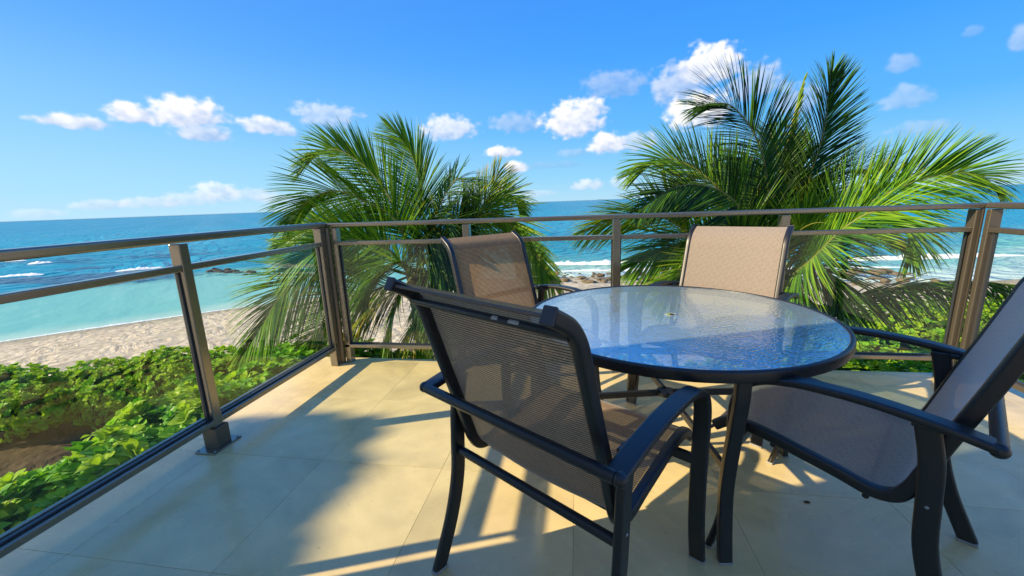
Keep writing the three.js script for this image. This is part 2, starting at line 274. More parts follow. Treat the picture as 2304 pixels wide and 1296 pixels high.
// ---------------------------------------------------------------- house (only its terrace shows)
{
  const house = thing('beach_house', 'cream beach house carrying the tiled terrace, its wall ends at the left railing', 'house');
  part('lower_wall', box(4.2, 2.45, 6.4, 0.25, -1.5, 0.6, 0.02), M.stucco, house);
  part('side_wall', box(0.10, 3.1, 2.738, -1.89, 1.55, 0.751, 0.002), M.stucco, house);
  part('rear_wall', box(5.0, 3.1, 0.22, 0.66, 1.55, 4.2, 0.01), M.stucco, house);
  part('roof', box(5.6, 0.22, 2.6, 0.5, 3.22, 4.3, 0.02), M.stucco, house);
}
{
  const floor = new THREE.Group(); floor.name = 'terrace_floor'; floor.userData = { kind: 'structure' }; scene.add(floor);
  part('floor_slab', box(4.84, 0.24, 7.05, 0.22, -0.134, 0.555, 0.006), M.slab, floor);
  part('grout_bed', new THREE.BoxGeometry(4.80, 0.009, 7.0).translate(0.22, -0.0085, 0.555), M.grout, floor);
  const X = [-2.19], Z = [-2.962], r = random(3);
  for (let x = -1.88; x < 2.6; x += 0.62) X.push(x); X.push(2.635);
  for (let z = -2.893 + 0.0; z < 4.0; z += 0.6335) Z.push(z); Z.push(4.06);
  const fits = (a) => a.filter((v, i) => i === 0 || v - a[i - 1] > 0.02);
  const xs = fits(X), zs = fits(Z);
  for (let i = 0; i < xs.length - 1; i++) for (let j = 0; j < zs.length - 1; j++) {
    const w = xs[i + 1] - xs[i] - 0.0012, d = zs[j + 1] - zs[j] - 0.0012;
    if (w < 0.03 || d < 0.03) continue;
    const g = new RoundedBoxGeometry(w, 0.008, d, 1, 0.0005), uv = g.attributes.uv, p = g.attributes.position, ox = r() * 3, oz = r() * 3;
    for (let k = 0; k < uv.count; k++) uv.setXY(k, p.getX(k) + ox, p.getZ(k) + oz);
    const t = part('floor_tile', g, tileMats[Math.floor(r() * 3)], floor); t.position.set((xs[i] + xs[i + 1]) / 2, -0.004 + (r() - 0.5) * 0.0006, (zs[j] + zs[j + 1]) / 2);
  }
}

// ---------------------------------------------------------------- railings
const barX = (x0, x1, h, d, y, z, r) => { const g = box(x1 - x0, h, d, (x0 + x1) / 2, y, z, r), uv = g.attributes.uv, p = g.attributes.position; for (let i = 0; i < uv.count; i++) uv.setXY(i, p.getX(i) * 1.3, (p.getY(i) + p.getZ(i)) * 2); return g; };
function post(parent, x, z, along, opts = {}) {
  // inner face of the post lies on the rail line; "along" is the rail's own direction ('x' or 'z')
  const w = opts.w ?? 0.05, d = 0.06, h = opts.h ?? 1.085, y = h / 2, g = along === 'x' ? box(w, h, d, x, y, z, 0.005) : box(d, h, w, x, y, z, 0.005);
  const uv = g.attributes.uv, p = g.attributes.position; for (let i = 0; i < uv.count; i++) uv.setXY(i, p.getY(i) * 1.3, (p.getX(i) + p.getZ(i)) * 2);
  const m = part('post', g, M.bronze, parent);
  if (opts.foot) {
    part('post_sleeve', along === 'x' ? box(0.082, 0.115, 0.086, x, 0.0605, z, 0.004) : box(0.086, 0.115, 0.082, x, 0.0605, z, 0.004), M.bronzeDark, m);
    for (const [a, b] of [[-1, -1], [-1, 1], [1, -1], [1, 1]]) part('screw', new THREE.CylinderGeometry(0.006, 0.0065, 0.005, 6).translate(x + a * (along === 'x' ? 0.07 : 0.05), 0.0105, z + b * (along === 'x' ? 0.042 : 0.072)), M.glide, m);
    part('base_plate', along === 'x' ? box(0.17, 0.008, 0.11, x, 0.0045, z, 0.002) : box(0.12, 0.008, 0.175, x, 0.0045, z, 0.002), M.bronze, m);
  }
  return m;
}
function channel(parent, name, g) { return part(name, g, M.gasket, parent); }
const ZR = -2.8775, XR = -1.916;                                          // centre lines of the back and left railings
{
  const t = thing('glass_railing', 'bronze metal glass railing along the back of the terrace in front of both palms', 'railing');
  part('handrail', barX(-1.955, 2.51, 0.032, 0.075, 1.105, ZR, 0.009), M.bronze, t);
  part('mid_rail', barX(-1.86, 2.335, 0.03, 0.05, 0.966, ZR, 0.005), M.bronze, t);
  part('bottom_rail', barX(-1.86, 2.335, 0.03, 0.06, 0.144, ZR, 0.005), M.bronze, t);
  const xs = [-0.797, 0.260, 1.306];
  for (const x of xs) post(t, x, ZR, 'x', { w: 0.05 });
  post(t, -1.835, ZR, 'x', { w: 0.046 });
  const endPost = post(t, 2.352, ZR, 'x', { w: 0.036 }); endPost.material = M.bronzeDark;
  part('post_sleeve', box(0.07, 0.085, 0.075, 2.352, 0.0455, ZR, 0.003), M.bronzeDark, endPost);
  const edges = [-1.835, ...xs, 2.352];
  for (let i = 0; i < edges.length - 1; i++) {
    const a = edges[i] + 0.026, b = edges[i + 1] - 0.026;
    part('glass_pane', new THREE.BoxGeometry(b - a, 0.79, 0.0002).translate((a + b) / 2, 0.555, ZR), railGlass, t);
    channel(t, 'pane_gasket', merge([box(b - a, 0.008, 0.018, (a + b) / 2, 0.163, ZR, 0.002), box(0.008, 0.80, 0.018, a + 0.003, 0.555, ZR, 0.002), box(0.008, 0.80, 0.018, b - 0.003, 0.555, ZR, 0.002)]));
  }
}
{
  const t = thing('glass_railing', 'bronze metal glass railing along the left side above the bushes and beach', 'railing');
  const barZ = (z0, z1, h, d, y, x, r) => barX(z0, z1, h, d, y, 0, r).rotateY(-Math.PI / 2).translate(x, 0, 0);
  part('handrail', barZ(-2.838, -0.619, 0.040, 0.075, 1.110, XR, 0.010), M.bronze, t);
  part('mid_rail', barZ(-2.80, -0.672, 0.032, 0.05, 0.9675, XR - 0.001, 0.005), M.bronze, t);
  part('bottom_rail', barZ(-2.80, -0.672, 0.03, 0.075, 0.144, XR - 0.009, 0.005), M.bronze, t);
  post(t, XR, -1.69, 'z', { foot: true, w: 0.05 });
  part('post', box(0.02, 1.085, 0.0205, XR, 0.5425, -0.66675, 0.003), M.bronze, t);
  const corner = post(t, XR, -2.79, 'z', { w: 0.046, h: 1.088 });
  part('corner_trim', rod(v3(-1.888, 0.002, -2.848), v3(-1.888, 1.086, -2.848), 0.024, 16), M.bronzeDark, corner);
  for (const [a, b] of [[-2.765, -1.716], [-1.664, -0.68]]) {
    part('glass_pane', new THREE.BoxGeometry(0.0002, 0.79, b - a).translate(XR - 0.006, 0.555, (a + b) / 2), railGlass, t);
    channel(t, 'pane_gasket', merge([box(0.022, 0.009, b - a, XR - 0.006, 0.163, (a + b) / 2, 0.002), box(0.018, 0.80, 0.009, XR - 0.006, 0.555, a + 0.003, 0.002), box(0.018, 0.80, 0.009, XR - 0.006, 0.555, b - 0.003, 0.002)]));
    part('glazing_bead', merge([box(0.02, 0.012, b - a, XR - 0.032, 0.166, (a + b) / 2, 0.003), box(0.024, 0.80, 0.012, XR - 0.012, 0.555, b - 0.014, 0.003)]), M.bronze, t);
  }
}
{
  const t = thing('glass_railing', 'bronze metal glass railing at the right end behind the shaded chair', 'railing', [2.400, 0, -2.85], -0.06);
  const barZ = (z0, z1, h, d, y, x, r) => barX(z0, z1, h, d, y, 0, r).rotateY(-Math.PI / 2).translate(x, 0, 0);
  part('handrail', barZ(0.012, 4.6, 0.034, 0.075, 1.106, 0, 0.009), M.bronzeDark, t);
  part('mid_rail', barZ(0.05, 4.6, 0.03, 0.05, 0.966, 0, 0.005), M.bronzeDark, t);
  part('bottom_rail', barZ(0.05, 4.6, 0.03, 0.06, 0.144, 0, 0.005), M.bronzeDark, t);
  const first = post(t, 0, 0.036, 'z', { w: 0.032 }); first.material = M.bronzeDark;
  part('corner_trim', rod(v3(-0.030, 0.002, -0.004), v3(-0.030, 1.088, -0.004), 0.011, 16), M.bronzeDark, first);
  for (const z of [1.1, 2.15, 3.2]) post(t, 0, z, 'z', { w: 0.05, foot: true });
  for (const [a, b] of [[0.07, 1.075], [1.125, 2.125], [2.175, 3.175]]) {
    part('glass_pane', new THREE.BoxGeometry(0.0002, 0.79, b - a).translate(0, 0.555, (a + b) / 2), railGlass, t);
    channel(t, 'pane_gasket', merge([box(0.018, 0.008, b - a, 0, 0.163, (a + b) / 2, 0.002), box(0.018, 0.80, 0.008, 0, 0.555, a + 0.003, 0.002)]));
  }
}

// ---------------------------------------------------------------- table
{
  const cx = 0.40, cz = -1.81, t = thing('round_table', 'round black patio table with a rippled glass top amid the four chairs', 'table', [cx, 0, cz]);
  const prof = [[0.612, 0.700], [0.6135, 0.7165], [0.617, 0.7195], [0.622, 0.7205], [0.6275, 0.718], [0.6305, 0.711], [0.6305, 0.690], [0.628, 0.682], [0.621, 0.679], [0.613, 0.682], [0.612, 0.700]].map(([x, y]) => new THREE.Vector2(x, y));
  part('table_rim', new THREE.LatheGeometry(prof, 128), M.frame, t);
  const disc = new THREE.RingGeometry(0.019, 0.614, 128, 1).rotateX(-Math.PI / 2), uv = disc.attributes.uv, p = disc.attributes.position;
  for (let i = 0; i < uv.count; i++) uv.setXY(i, p.getX(i), p.getZ(i));
  part('glass_top', disc.translate(0, 0.7155, 0), tableGlass, t);
  const ring = part('hole_ring', new THREE.TorusGeometry(0.0205, 0.0022, 10, 32).rotateX(Math.PI / 2).scale(1, 0.45, 1).translate(0, 0.7165, 0), std(0.30, 0.36, 0.34, { roughness: 0.4 }), t, 'thin ring round the parasol hole');
  const curve = (a, pts) => pts.map(([r, y]) => v3(Math.cos(a) * r, y, Math.sin(a) * r));
  for (const deg of [81, 171, 261, 351]) {
    const a = deg * RAD, B = v3(-Math.sin(a), 0, Math.cos(a));
    const leg = part('leg', sweep(spline(curve(a, [[0.585, 0.688], [0.583, 0.60], [0.555, 0.42], [0.540, 0.25], [0.552, 0.10], [0.566, 0.006]]), 26), roundRect(0.046, 0.026, 0.006), B), M.frame, t);
    part('foot_glide', box(0.048, 0.009, 0.028, 0, 0.0052, 0, 0.003).rotateY(-a + Math.PI / 2).translate(Math.cos(a) * 0.566, 0, Math.sin(a) * 0.566), M.glide, leg);
    part('brace', sweep(spline([v3(Math.cos(a) * 0.535, 0.33, Math.sin(a) * 0.535), v3(Math.cos(a) * 0.40, 0.335, Math.sin(a) * 0.40), v3(Math.cos(a) * 0.03, 0.345, Math.sin(a) * 0.03)], 8), roundRect(0.030, 0.016, 0.004).map(([q, w]) => [w, q]), B), M.frame, t);
  }
  part('brace_hub', new THREE.CylinderGeometry(0.045, 0.045, 0.014, 32).translate(0, 0.345, 0), M.frame, t);
}

// ---------------------------------------------------------------- chairs
const RAIL = [[-0.418, 1.018], [-0.395, 1.006], [-0.358, 0.982], [-0.326, 0.940], [-0.303, 0.872], [-0.265, 0.75], [-0.222, 0.62], [-0.186, 0.50], [-0.168, 0.448], [-0.145, 0.415], [-0.10, 0.403], [-0.02, 0.421], [0.08, 0.442], [0.17, 0.461], [0.24, 0.467], [0.29, 0.457], [0.325, 0.430]];
function makeChair() {
  const t = new THREE.Group(), X = v3(1, 0, 0), at = (x) => ([f, h]) => v3(x, h, f);
  const railPts = (x) => spline(RAIL.map(at(x)), 90);
  const bend = 0.565;                                                  // where the back ends and the seat begins, along the rail
  // sling: two woven sheets that hang between the rails, hollowed a little in the middle
  const curve = new THREE.CatmullRomCurve3(RAIL.map(at(0)), false, 'centripetal'), total = curve.getLength();
  function cloth(u0, u1, n) {
    const m = 16, pos = [], uv = [], idx = [], T = v3(0, 0, 0), N = v3(0, 0, 0);
    for (let i = 0; i <= n; i++) {
      const u = lerp(u0, u1, i / n), p = curve.getPointAt(u); curve.getTangentAt(u, T); N.crossVectors(X, T);
      for (let j = 0; j <= m; j++) { const s = j / m * 2 - 1, sag = 0.016 * (1 - s * s) * Math.sin(Math.PI * clamp(u * 1.02, 0, 1)) - 0.012; const q = p.clone().addScaledVector(N, sag); pos.push(s * 0.253, q.y, q.z); uv.push(s * 0.253 / 0.06, u * total / 0.06); }
    }
    for (let i = 0; i < n; i++) for (let j = 0; j < m; j++) { const a = i * (m + 1) + j; idx.push(a, a + 1, a + m + 2, a, a + m + 2, a + m + 1); }
    const g = new THREE.BufferGeometry(); g.setAttribute('position', new THREE.Float32BufferAttribute(pos, 3)); g.setAttribute('uv', new THREE.Float32BufferAttribute(uv, 2)); g.setIndex(idx); g.computeVertexNormals(); return g;
  }
  const back = part('backrest', cloth(0.004, bend, 60), slingBrown, t), seat = part('seat', cloth(bend, 0.994, 40), slingBrown, t);
  const roll = (u) => { const p = curve.getPointAt(u); return rod(v3(-0.253, p.y, p.z), v3(0.253, p.y, p.z), 0.0045, 10); };
  part('hem', roll(0.006), hem, back); part('hem', roll(0.992), hem, seat);
  for (const s of [-1, 1]) {
    const rail = part('side_rail', sweep(railPts(s * 0.268), roundRect(0.030, 0.036, 0.009), X), M.frame, t);
    const p0 = RAIL[0], cap = new RoundedBoxGeometry(0.0315, 0.0375, 0.010, 2, 0.004).rotateX(0.5).translate(s * 0.268, p0[1] + 0.003, p0[0] - 0.004); part('end_cap', cap, M.cap, rail);
    part('end_cap', new RoundedBoxGeometry(0.032, 0.040, 0.008, 2, 0.003).rotateX(-0.75).translate(s * 0.268, 0.4265, 0.329), M.cap, rail);
    const arm = [[-0.287, 0.6545], [-0.19, 0.673], [-0.08, 0.686], [0.02, 0.689], [0.10, 0.685], [0.175, 0.668], [0.222, 0.635], [0.245, 0.585], [0.250, 0.51], [0.246, 0.40], [0.248, 0.28], [0.264, 0.13], [0.291, 0.006]];
    const all = new THREE.CatmullRomCurve3(arm.map(at(s * 0.333)), false, 'centripetal').getPoints(96), cut = 58, flat = roundRect(0.052, 0.022, 0.008);
    part('armrest', sweep(all.slice(0, cut + 1), flat, X), M.frame, t);
    const leg = part('leg', sweep(all.slice(cut), flat, X), M.frame, t); part('foot_glide', box(0.054, 0.010, 0.026, s * 0.333, 0.0055, 0.2915, 0.003), M.glide, leg);
    const rear = part('leg', sweep(spline([[-0.175, 0.664], [-0.196, 0.56], [-0.204, 0.45], [-0.214, 0.32], [-0.250, 0.18], [-0.322, 0.006]].map(at(s * 0.306)), 40), roundRect(0.024, 0.050, 0.008), X), M.frame, t);
    part('foot_glide', box(0.028, 0.010, 0.054, s * 0.306, 0.0055, -0.3195, 0.003), M.glide, rear);
    part('arm_bracket', box(0.046, 0.016, 0.07, s * 0.318, 0.660, -0.185, 0.004), M.frame, rear);
    part('screw', new THREE.SphereGeometry(0.0045, 10, 8).scale(0.5, 1, 1).translate(s * 0.319, 0.44, -0.203), M.glide, rear);
  }
  part('rear_bar', merge([rod(v3(-0.335, 0.652, -0.292), v3(0.335, 0.652, -0.292), 0.0155, 16), new THREE.SphereGeometry(0.0175, 16, 12).translate(-0.345, 0.652, -0.291), new THREE.SphereGeometry(0.0175, 16, 12).translate(0.345, 0.652, -0.291)]), M.frame, t);
  const topBar = part('top_bar', rod(v3(-0.268, 0.965, -0.358), v3(0.268, 0.965, -0.358), 0.0105, 14), M.frame, t);
  part('stretcher', rod(v3(-0.3, 0.405, -0.205), v3(0.3, 0.405, -0.205), 0.0145, 14), M.frame, t);
  part('stretcher', rod(v3(-0.26, 0.372, -0.085), v3(0.26, 0.372, -0.085), 0.0085, 12), M.frame, t);
  part('stretcher', box(0.64, 0.036, 0.018, 0, 0.405, 0.244, 0.006), M.frame, t);
  part('stretcher', rod(v3(-0.26, 0.425, 0.15), v3(0.26, 0.425, 0.15), 0.0085, 12), M.frame, t);
  return t;
}
const CHAIR = 'black patio chair with woven tan sling ';
const firstChair = makeChair();
const chairs = [
  [[-0.038, -1.197], [0.56, -0.83], 'nearest the camera, paint chipped off its top bar'],
  [[-0.31, -2.26], [0.735, 0.677], 'near the left palm, glowing gold'],
  [[0.758, -2.396], [-0.566, 0.825], 'behind the table, backrest in full sun'],
  [[0.90, -1.40], [-0.776, -0.63], 'cut off by the right edge, in shade'],
];
chairs.forEach(([[x, z], [fx, fz], which], i) => {
  const c = i ? firstChair.clone() : firstChair; c.name = numbered('patio_chair'); scene.add(c);
  c.position.set(x, 0, z); c.rotation.set(0, Math.atan2(fx, fz), 0);
  if (i > 1) for (const o of c.children) if (o.name === 'seat' || o.name === 'backrest') o.material = slingLinen;
  c.userData = { label: CHAIR + which, category: 'chair', group: 'patio chairs round the glass table' };
});
{                                                                        // worn paint on the nearest chair only
  const bar = firstChair.children.find((o) => o.name === 'top_bar');
  for (const [x, w, k] of [[-0.070, 0.024, 3], [-0.128, 0.036, 8]]) {
    const g = new THREE.CylinderGeometry(0.0109, 0.0109, w, 12, 10, true, 0, 0.9).rotateZ(Math.PI / 2), p = g.attributes.position;
    for (let i = 0; i < p.count; i++) { const e = Math.abs(p.getX(i)) / (w / 2), y = p.getY(i); if (e > 0.55) p.setX(i, p.getX(i) * (0.75 + 0.5 * Math.abs(perlin.noise(y * 300, k, e * 4)))); }
    g.rotateX(-2.0).translate(x, 0.965, -0.358); part('bare_metal', g, M.bare, bar, 'bare patch where the black paint has flaked off');
  }
}
{
  const g = new THREE.SphereGeometry(0.011, 10, 6).scale(1.2, 0.25, 0.6), o = part('fallen_leaf', g, std(0.05, 0.03, 0.015, { roughness: 0.9 }), scene);
  o.position.set(0.905, 0.003, -1.58); o.userData = { label: 'tiny dark dry leaf lying on the floor under the right chair', category: 'leaf' };
}

// ---------------------------------------------------------------- palms
const leafMat = (r, g, b, tr = 0.3) => std(r, g, b, { roughness: 1, transmission: tr, thickness: 0, clearcoat: 0.28, clearcoatRoughness: 0.36, specularIntensity: 0.3, vertexColors: true });
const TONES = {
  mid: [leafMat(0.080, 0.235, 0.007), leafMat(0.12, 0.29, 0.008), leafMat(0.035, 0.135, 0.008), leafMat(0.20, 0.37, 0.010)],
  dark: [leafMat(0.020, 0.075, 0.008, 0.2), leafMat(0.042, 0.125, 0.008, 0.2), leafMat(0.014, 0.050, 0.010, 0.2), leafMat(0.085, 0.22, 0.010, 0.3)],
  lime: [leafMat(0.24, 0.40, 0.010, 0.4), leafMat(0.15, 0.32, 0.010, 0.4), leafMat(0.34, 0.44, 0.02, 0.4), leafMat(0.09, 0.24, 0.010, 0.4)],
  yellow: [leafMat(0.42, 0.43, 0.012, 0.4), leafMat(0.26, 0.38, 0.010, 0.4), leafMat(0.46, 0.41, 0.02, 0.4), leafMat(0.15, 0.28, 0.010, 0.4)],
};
const rachisMat = { mid: std(0.17, 0.19, 0.03), dark: std(0.20, 0.20, 0.05), lime: std(0.42, 0.36, 0.04), yellow: std(0.45, 0.34, 0.04) };
// a leaflet 1 m long along x, folded along its midrib, drooping towards -y
function leaflet(droop, twist, seed) {
  const n = 6, pos = [], uv = [], col = [], idx = [];
  for (let i = 0; i <= n; i++) {
    const u = i / n, w = 0.5 * Math.pow(Math.sin(Math.PI * Math.min(1, 0.10 + u * 0.90)), 0.55) * (1 - 0.45 * u), a = twist * u * u, y = -droop * Math.pow(u, 2.1), x = u - 0.42 * droop * droop * u * u * u;
    for (const s of [-1, 0, 1]) { pos.push(x, y + (s ? 0.014 * w : 0) + s * w * 0.045 * Math.sin(a), s * w * Math.cos(a)); uv.push(u, s); const k = 0.92 + 0.16 * (s === 0) , dry = smoothstep(u, 0.86, 1.0); col.push(lerp(k, 2.4, dry), lerp(k, 1.1, dry), lerp(k, 1.2, dry)); }
  }
  for (let i = 0; i < n; i++) for (let s = 0; s < 2; s++) { const a = i * 3 + s; idx.push(a, a + 3, a + 4, a, a + 4, a + 1); }
  const g = new THREE.BufferGeometry(); g.setAttribute('position', new THREE.Float32BufferAttribute(pos, 3)); g.setAttribute('uv', new THREE.Float32BufferAttribute(uv, 2)); g.setAttribute('color', new THREE.Float32BufferAttribute(col, 3)); g.setIndex(idx); g.computeVertexNormals(); return g.toNonIndexed();
}
const leaflets = [0.04, 0.12, 0.22, 0.36, 0.52].map((d, i) => [leaflet(d, 0.3, i), leaflet(d, -0.5, i + 7)]);
function frond(parent, spec, seed) {
  const r = random(seed), curve = new THREE.CatmullRomCurve3(spec.at.map((p) => v3(...p)), false, 'centripetal'), len = curve.getLength(), pts = curve.getSpacedPoints(48);
  const thick = (u) => lerp(0.024, 0.004, Math.pow(u, 0.8));
  const pos = [], idx = [], T = v3(0, 0, 0), S = v3(0, 0, 0), N = v3(0, 0, 0), UP = v3(0, 1, 0), uvs = [];
  const frames = pts.map((p, i) => {
    T.copy(pts[Math.min(48, i + 1)]).sub(pts[Math.max(0, i - 1)]).normalize();
    S.crossVectors(T, spec.broad ? v3(0, 0, 1) : Math.abs(T.y) > 0.96 ? v3(0, 0, 1) : UP).normalize();
    if (i && S.dot(frames_last) < 0) S.negate();
    frames_last.copy(S); N.crossVectors(S, T).normalize();
    const q = new THREE.Quaternion().setFromAxisAngle(T, (spec.roll + 6 * Math.sin(i * 0.2 + seed)) * RAD);
    return { p, T: T.clone(), S: S.clone().applyQuaternion(q), N: N.clone().applyQuaternion(q) };
  });
  frames.forEach((f, i) => { const w = thick(i / 48); for (let k = 0; k < 6; k++) { const a = k / 6 * 2 * Math.PI, q = f.p.clone().addScaledVector(f.S, Math.cos(a) * w).addScaledVector(f.N, Math.sin(a) * w * 0.7); pos.push(q.x, q.y, q.z); uvs.push(k / 6, i / 48); } });
  for (let i = 0; i < 48; i++) for (let k = 0; k < 6; k++) { const a = i * 6 + k, b = i * 6 + (k + 1) % 6; idx.push(a, b, b + 6, a, b + 6, a + 6); }
  const g = new THREE.BufferGeometry(); g.setAttribute('position', new THREE.Float32BufferAttribute(pos, 3)); g.setAttribute('uv', new THREE.Float32BufferAttribute(uvs, 2)); g.setIndex(idx); g.computeVertexNormals();
  const f = part('frond', g, rachisMat[spec.tone], parent), n = Math.round(len / 0.0145), batches = [[], [], [], []], m = new THREE.Matrix4(), d = v3(0, 0, 0), Y = v3(0, 0, 0), Zv = v3(0, 0, 0);
  const narrow = spec.spear ? 0.1 : 1;
  for (let k = 0; k < n; k++) for (const side of [-1, 1]) {
    const u = 0.13 + 0.87 * (k + r() * 0.6) / n; if (u > 0.995) continue;
    if (r() < 0.03) continue;
    const i = Math.min(47, Math.floor(u * 48)), fr = frames[i], w = u * 48 - i, p = fr.p.clone().lerp(frames[i + 1].p, w);
    const ang = lerp(57, 14, Math.pow(u, 1.25)) * (spec.open ?? 1) * RAD * narrow + (r() - 0.5) * 0.16, L = spec.reach * (0.52 + 0.48 * Math.sin(Math.PI * Math.pow(u, 0.7) * 0.85 + 0.35)) * (u > 0.85 ? lerp(1, 0.55, (u - 0.85) / 0.15) : 1) * (0.88 + r() * 0.2);
    d.copy(fr.T).multiplyScalar(Math.cos(ang)).addScaledVector(fr.S, side * Math.sin(ang)).addScaledVector(fr.N, 0.2 + (r() - 0.5) * 0.14); d.y -= (spec.hang ?? 0) * (0.8 + 0.4 * r()); d.x -= spec.wind ?? 0; d.normalize();
    Zv.crossVectors(d, UP); if (Zv.lengthSq() < 0.02) Zv.copy(fr.N); Zv.normalize(); Y.crossVectors(Zv, d).normalize();
    // the blade lies in the frond's own plane more than level
    const tilt = clamp(Math.atan2(Zv.dot(fr.N), Y.dot(fr.N)) * 0.6, -0.8, 0.8); const c = Math.cos(tilt), s = Math.sin(tilt), Y2 = Y.clone().multiplyScalar(c).addScaledVector(Zv, s), Z2 = v3(0, 0, 0).crossVectors(d, Y2);
    const level = Math.sqrt(Math.max(0, 1 - d.y * d.y)), v = Math.min(4, Math.floor((0.1 + level * 0.55 + (spec.limp ?? 0)) * 4 * (0.55 + r() * 0.7)));
    const Wd = (spec.spear ? 0.019 : 0.0200) * (0.8 + r() * 0.5) * (u > 0.9 ? 0.7 : 1);
    m.makeBasis(d.clone().multiplyScalar(L), Y2.clone().multiplyScalar(L), Z2.multiplyScalar(Wd)); m.setPosition(p);
    // y keeps the droop's size, the fold is small enough not to matter
    const shape = leaflets[v][r() < 0.5 ? 0 : 1], tone = Math.floor(r() * 4);
    if (spec.singly && parent.userData.single < 298) { parent.userData.single++; const one = part('leaflet', shape, TONES[spec.tone][tone], f); one.matrixAutoUpdate = false; one.matrix.copy(m); one.matrix.decompose(one.position, one.quaternion, one.scale); one.matrixAutoUpdate = true; }
    else batches[tone].push(shape.clone().applyMatrix4(m));
  }
  batches.forEach((b, k) => { if (b.length) stuff(part('leaflets', mergeGeometries(b), TONES[spec.tone][k], f)); });
  return f;
}
const frames_last = v3(1, 0, 0);
const trunkMat = std(0.24, 0.20, 0.15, { roughness: 0.95, map: stainTex, bumpMap: roughTex, bumpScale: 0.02 });
function palm(label, hub, foot, fronds, seed) {
  const t = thing('coconut_palm', label, 'palm tree'); t.userData.single = 0;
  const pts = spline([v3(...foot), v3(lerp(foot[0], hub[0], 0.4) + 0.08, lerp(foot[1], hub[1], 0.4), lerp(foot[2], hub[2], 0.4)), v3(...hub)], 60), pos = [], idx = [], uv = [];
  pts.forEach((p, i) => { const u = i / 60, w = lerp(0.17, 0.105, u) * (1 + 0.05 * Math.sin(i * 2.1)) * (u > 0.93 ? 1 + (u - 0.93) * 5 : 1); for (let k = 0; k < 16; k++) { const a = k / 16 * 2 * Math.PI; pos.push(p.x + Math.cos(a) * w, p.y, p.z + Math.sin(a) * w); uv.push(k / 16, u * 3); } });
  for (let i = 0; i < 60; i++) for (let k = 0; k < 16; k++) { const a = i * 16 + k, b = i * 16 + (k + 1) % 16; idx.push(a, a + 16, b + 16, a, b + 16, b); }
  const g = new THREE.BufferGeometry(); g.setAttribute('position', new THREE.Float32BufferAttribute(pos, 3)); g.setAttribute('uv', new THREE.Float32BufferAttribute(uv, 2)); g.setIndex(idx); g.computeVertexNormals(); part('trunk', g, trunkMat, t);
  fronds.forEach((s, i) => frond(t, s, seed + i * 13));
  delete t.userData.single;
  return t;
}
